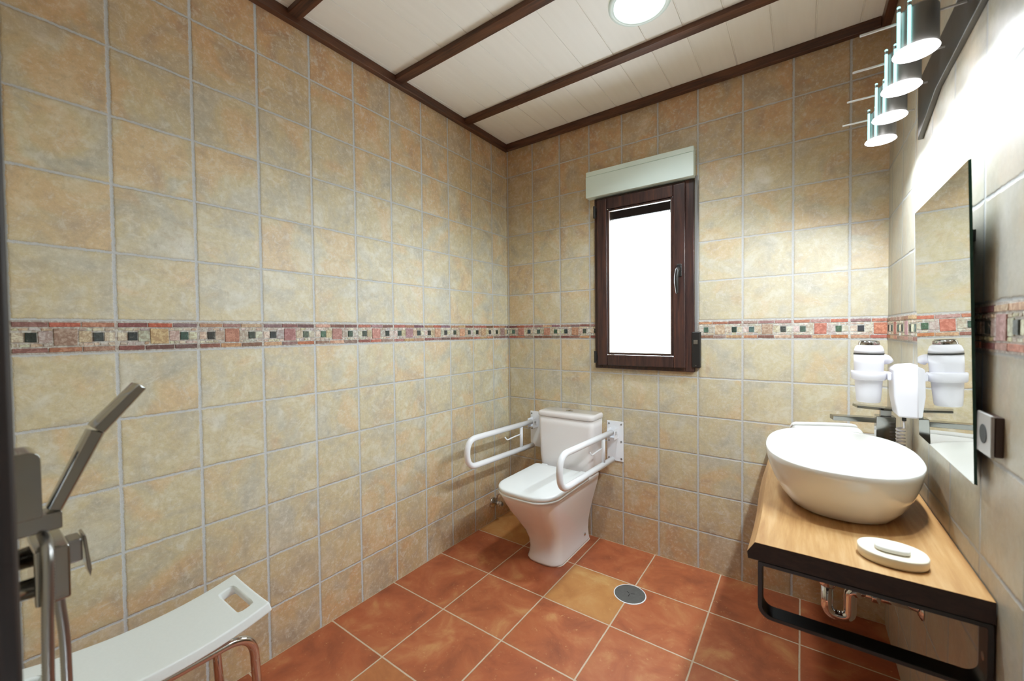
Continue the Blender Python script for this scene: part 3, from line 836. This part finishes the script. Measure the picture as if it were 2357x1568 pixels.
# socket by the mirror
t = thing('wall_socket', 'grey metal wall socket with brown side beside the mirror', 'socket', (W, -1.16, 1.06))
obj('socket_case', boxbm(1.9635, W, -1.212, -1.146, 1.030, 1.103), M['brownp'], t, bevel=.002)
obj('face_plate', boxbm(1.958, 1.963, -1.214, -1.142, 1.028, 1.105), M['plate'], t, bevel=.002)
obj('socket_hole', lathebm([(.018, 1.9573), (.018, 1.9578)], (0, -1.177, 1.066), 'x', 24), M['dark'], t)

# ---------------------------------------------------------------- shower set on the front wall
YW = -D
X = .75
t = thing('shower_mixer', 'square chrome shower mixer with lever on the front wall', 'mixer', (X, YW, .93))
obj('mixer_body', boxbm(X - .045, X + .045, YW + .034, YW + .0695, .878, .958), M['mchrome'], t, bevel=.003)
obj('wall_union', lathebm([(.030, YW + .0012), (.029, YW + .008), (.016, YW + .012), (.016, YW + .0338)], (X - .03, 0, .93), 'y', 24), M['mchrome'], t, smooth=True)
obj('wall_union', lathebm([(.026, YW + .0012), (.025, YW + .008), (.014, YW + .012), (.014, YW + .0338)], (X + .03, 0, .905), 'y', 24), M['mchrome'], t, smooth=True)
lv = obj('lever_base', boxbm(X - .018, X + .018, YW + .070, YW + .086, .916, .952), M['satin'], t, bevel=.003)
bm = bmesh.new()
pr = [(YW + .0865, .955), (YW + .090, .955), (YW + .0955, .898), (YW + .0935, .886), (YW + .090, .903)]
skin(bm, [[(X + s, y, z) for y, z in pr] for s in (-.018, .018)])
obj('lever_handle', bm, M['mchrome'], lv, bevel=.001)
obj('hose_outlet', boxbm(X - .012, X + .012, YW + .050, YW + .068, .866, .8778), M['mchrome'], t, bevel=.002)
t = thing('shower_bracket', 'rounded chrome wall bracket with hand shower cradle, above the mixer', 'bracket', (X, YW, 1.0))
bm = bmesh.new()
skin(bm, [[(x, p[0], p[1]) for p in rrect(YW + .001, YW + .0455, 1.003, 1.100, 0, .003, .012, 6)] for x in (X - .030, X + .030)])
obj('bracket_body', bm, M['mchrome'], t, bevel=.001)
obj('cradle', boxbm(X - .020, X + .020, YW + .001, YW + .066, .9765, 1.0022), M['mchrome'], t, bevel=.002)
t = thing('hand_shower', 'slim angled chrome hand shower standing in its wall cradle', 'hand shower', (X, YW + .06, 1.0))
def bar(bm, a, b, w, h0, h1):
    a, b = Vector(a), Vector(b); d = (b - a).normalized(); nx = Vector((1, 0, 0)); nn = d.cross(nx).normalized()
    skin(bm, [[p + nx * u * w + nn * v * h for u, v in ((-1, -.7), (-.7, -1), (.7, -1), (1, -.7), (1, .7), (.7, 1), (-.7, 1), (-1, .7))] for p, h in ((a, h0), (b, h1))])
bm = bmesh.new(); bar(bm, (X, -2.211, 1.0035), (X, -2.163, 1.114), .013, .0085, .0105)
obj('shower_handle', bm, M['mchrome'], t, bevel=.0015)
bm = bmesh.new(); bar(bm, (X, -2.1625, 1.116), (X, -2.108, 1.181), .020, .0105, .0085)
hd = obj('shower_head', bm, M['mchrome'], t, bevel=.0015)
def hose(name, label, path, r, grp):
    P = fillet(path, .12, 14)
    # ribbed flexible hose
    L = [Vector(p) for p in P]; out = []; rad = []
    tot = sum((b - a).length for a, b in zip(L, L[1:])); stepn = int(tot / .0022)
    acc = 0; idx = 0; seglens = [(b - a).length for a, b in zip(L, L[1:])]
    for k in range(stepn):
        s = tot * k / stepn
        while idx < len(seglens) - 1 and s > acc + seglens[idx]: acc += seglens[idx]; idx += 1
        q = L[idx].lerp(L[idx + 1], (s - acc) / max(seglens[idx], 1e-9))
        out.append(q); rad.append(r * (1.0 if k % 2 else .9))
    return tag(obj(name, tubebm(out, rad, 12), M['satin'], None, smooth=True), label, 'hose')
hose('shower_hose', 'ribbed chrome shower hose looping below the cradle to the mixer',
     [(X, YW + .047, .9692), (X + .059, YW + .047, .9692), (X + .060, YW + .042, .80), (X + .05, YW + .046, .42), (X + .01, YW + .060, .20), (X - .03, YW + .070, .20), (X - .01, YW + .070, .42), (X, YW + .066, .80), (X, YW + .061, .8655)], .0068, None)

# ---------------------------------------------------------------- shower bench
t = thing('shower_bench', 'white plastic shower bench with hand holes and chrome tube legs', 'bench', (.275, -1.98, 0))
Y0, Y1 = -2.248, -1.752
xs_ = [.150, .162, .192, .204, .276, .350, .362, .390, .402]
ys_ = [Y0, Y0 + .010, Y0 + .018, Y0 + .026, Y0 + .056, Y0 + .068, -2.08, -2.03, -1.978, -1.93, -1.88, Y1 - .074, Y1 - .064, Y1 - .026, Y1 - .018, Y1 - .012, Y1]
ym = (Y0 + Y1) / 2; hl = (Y1 - Y0) / 2
def bz(y): return .413 + .032 * abs((y - ym) / hl) ** 2.2
bm = bmesh.new(); G = {}
for i, x in enumerate(xs_):
    for j, y in enumerate(ys_):
        ex = .004 * (1 - ((x - .276) / .128) ** 2)
        G[i, j] = bm.verts.new((x, y, bz(y) - ex))
for i in range(len(xs_) - 1):
    for j in range(len(ys_) - 1):
        xm_, ymm = (xs_[i] + xs_[i + 1]) / 2, (ys_[j] + ys_[j + 1]) / 2
        if .204 < xm_ < .350 and (Y0 + .026 < ymm < Y0 + .056 or Y1 - .064 < ymm < Y1 - .026): continue
        bm.faces.new((G[i, j], G[i + 1, j], G[i + 1, j + 1], G[i, j + 1]))
seat = obj('bench_seat', bm, M['bench'], t, smooth=True)
m = seat.modifiers.new('solid', 'SOLIDIFY'); m.thickness = .030; m.offset = -1
m = seat.modifiers.new('bevel', 'BEVEL'); m.width = .005; m.segments = 3; m.limit_method = 'ANGLE'; m.angle_limit = math.radians(50)
m = seat.modifiers.new('sub', 'SUBSURF'); m.levels = 2; m.render_levels = 2
for i, x in enumerate((.19, .235, .29, .345)):
    for j in range(6):
        y = Y1 - .11 - j * .048 - (.020 if i % 2 else 0)
        if y < Y0 + .09: continue
        z = bz(y) - .004 * (1 - ((x - .276) / .128) ** 2) + .0004
        outer = sellipse(x, y, .0058, .0105, z, 2, 16); inner = sellipse(x, y, .0034, .0078, z + .0012, 2, 16); inn2 = sellipse(x, y, .0028, .007, z - .003, 2, 16)
        bm = bmesh.new(); skin(bm, [outer, inner, inn2], False, True)
        obj('drain_slot', bm, M['slot'], seat, smooth=True)
for x, e in ((.165, .055), (.336, .010)):
    p = fillet([(x, Y1 - e, .02), (x, Y1 - e - .020, .3705), (x, Y0 + e + .020, .3705), (x, Y0 + e, .02)], .07, 10)
    fr = obj('leg_frame', tubebm(p, .0125, 16), M['chrome'], t, smooth=True)
    for y in (Y1 - e, Y0 + e):
        obj('rubber_foot', lathebm([(.018, .001), (.018, .006), (.0145, .024), (.0145, .040)], (x, y, 0), seg=18), M['strap'], fr, smooth=True)
for y in (-1.92, -2.09): obj('cross_tube', tubebm([(.1775, y, .366), (.3235, y, .366)], .010, 12), M['chrome'], t, smooth=True)

# ---------------------------------------------------------------- added hall fill light, outside light
ld = bpy.data.lights.new('hall_fill', 'AREA'); ld.shape = 'DISK'; ld.size = .5; ld.energy = 8; ld.color = (.88, .97, 1)  # unseen fill light added behind the camera to brighten the room
lo = bpy.data.objects.new('hall_fill', ld); COL.objects.link(lo); lo.location = (2.45, -3.0, 2.3); lo.rotation_euler = (math.radians(50), 0, math.radians(35))
w = bpy.data.worlds.new('World'); sc.world = w; w.use_nodes = True
bg = w.node_tree.nodes['Background']; bg.inputs[0].default_value = (.86, .95, 1, 1); bg.inputs[1].default_value = 14
ld = bpy.data.lights.new('window_daylight', 'AREA'); ld.shape = 'RECTANGLE'; ld.size = .36; ld.size_y = .8
ld.cycles.is_portal = True
lo = bpy.data.objects.new('window_daylight', ld); COL.objects.link(lo); lo.location = (.94, .06, 1.55); lo.rotation_euler = (-PI / 2, 0, 0)

# ---------------------------------------------------------------- camera
cam = bpy.data.cameras.new('Camera'); co = bpy.data.objects.new('Camera', cam); COL.objects.link(co); sc.camera = co
yaw, pitch, roll = .6196, -.0222, -.0109
cyw, syw, cp, sp = math.cos(yaw), math.sin(yaw), math.cos(pitch), math.sin(pitch)
fwd = Vector((-syw * cp, cyw * cp, sp)); rt = Vector((cyw, syw, 0)); upv = rt.cross(fwd)
r2 = rt * math.cos(roll) + upv * math.sin(roll); u2 = -rt * math.sin(roll) + upv * math.cos(roll)
Mx = Matrix((r2, u2, -fwd)).transposed().to_4x4()
Mx.translation = (1.6806, -2.3033, 1.2666)
co.matrix_world = Mx
cam.sensor_width = 36; cam.lens = 934.9 / 2357 * 36; cam.clip_start = .02
cam.dof.use_dof = True; cam.dof.focus_distance = 2.2; cam.dof.aperture_fstop = 3.2

sc.view_settings.view_transform = 'Standard'
sc.view_settings.look = 'None'
sc.view_settings.exposure = 0.46
sc.view_settings.use_curve_mapping = True      # soft highlight shoulder, as the photo has
cm = sc.view_settings.curve_mapping
cm.use_clip = False; cm.white_level = (3, 3, 3)
cu = cm.curves[3]
for x, y in ((.117, .36), (.2, .545), (.333, .76), (.55, .93)): cu.points.new(x, y)
cu.points[0].location = (0, 0); cu.points[-1].location = (1, 1.0)
cm.update()
sc.cycles.max_bounces = 10; sc.cycles.diffuse_bounces = 5; sc.cycles.glossy_bounces = 6
sc.cycles.sample_clamp_indirect = 6.0
sc.cycles.use_denoising = True
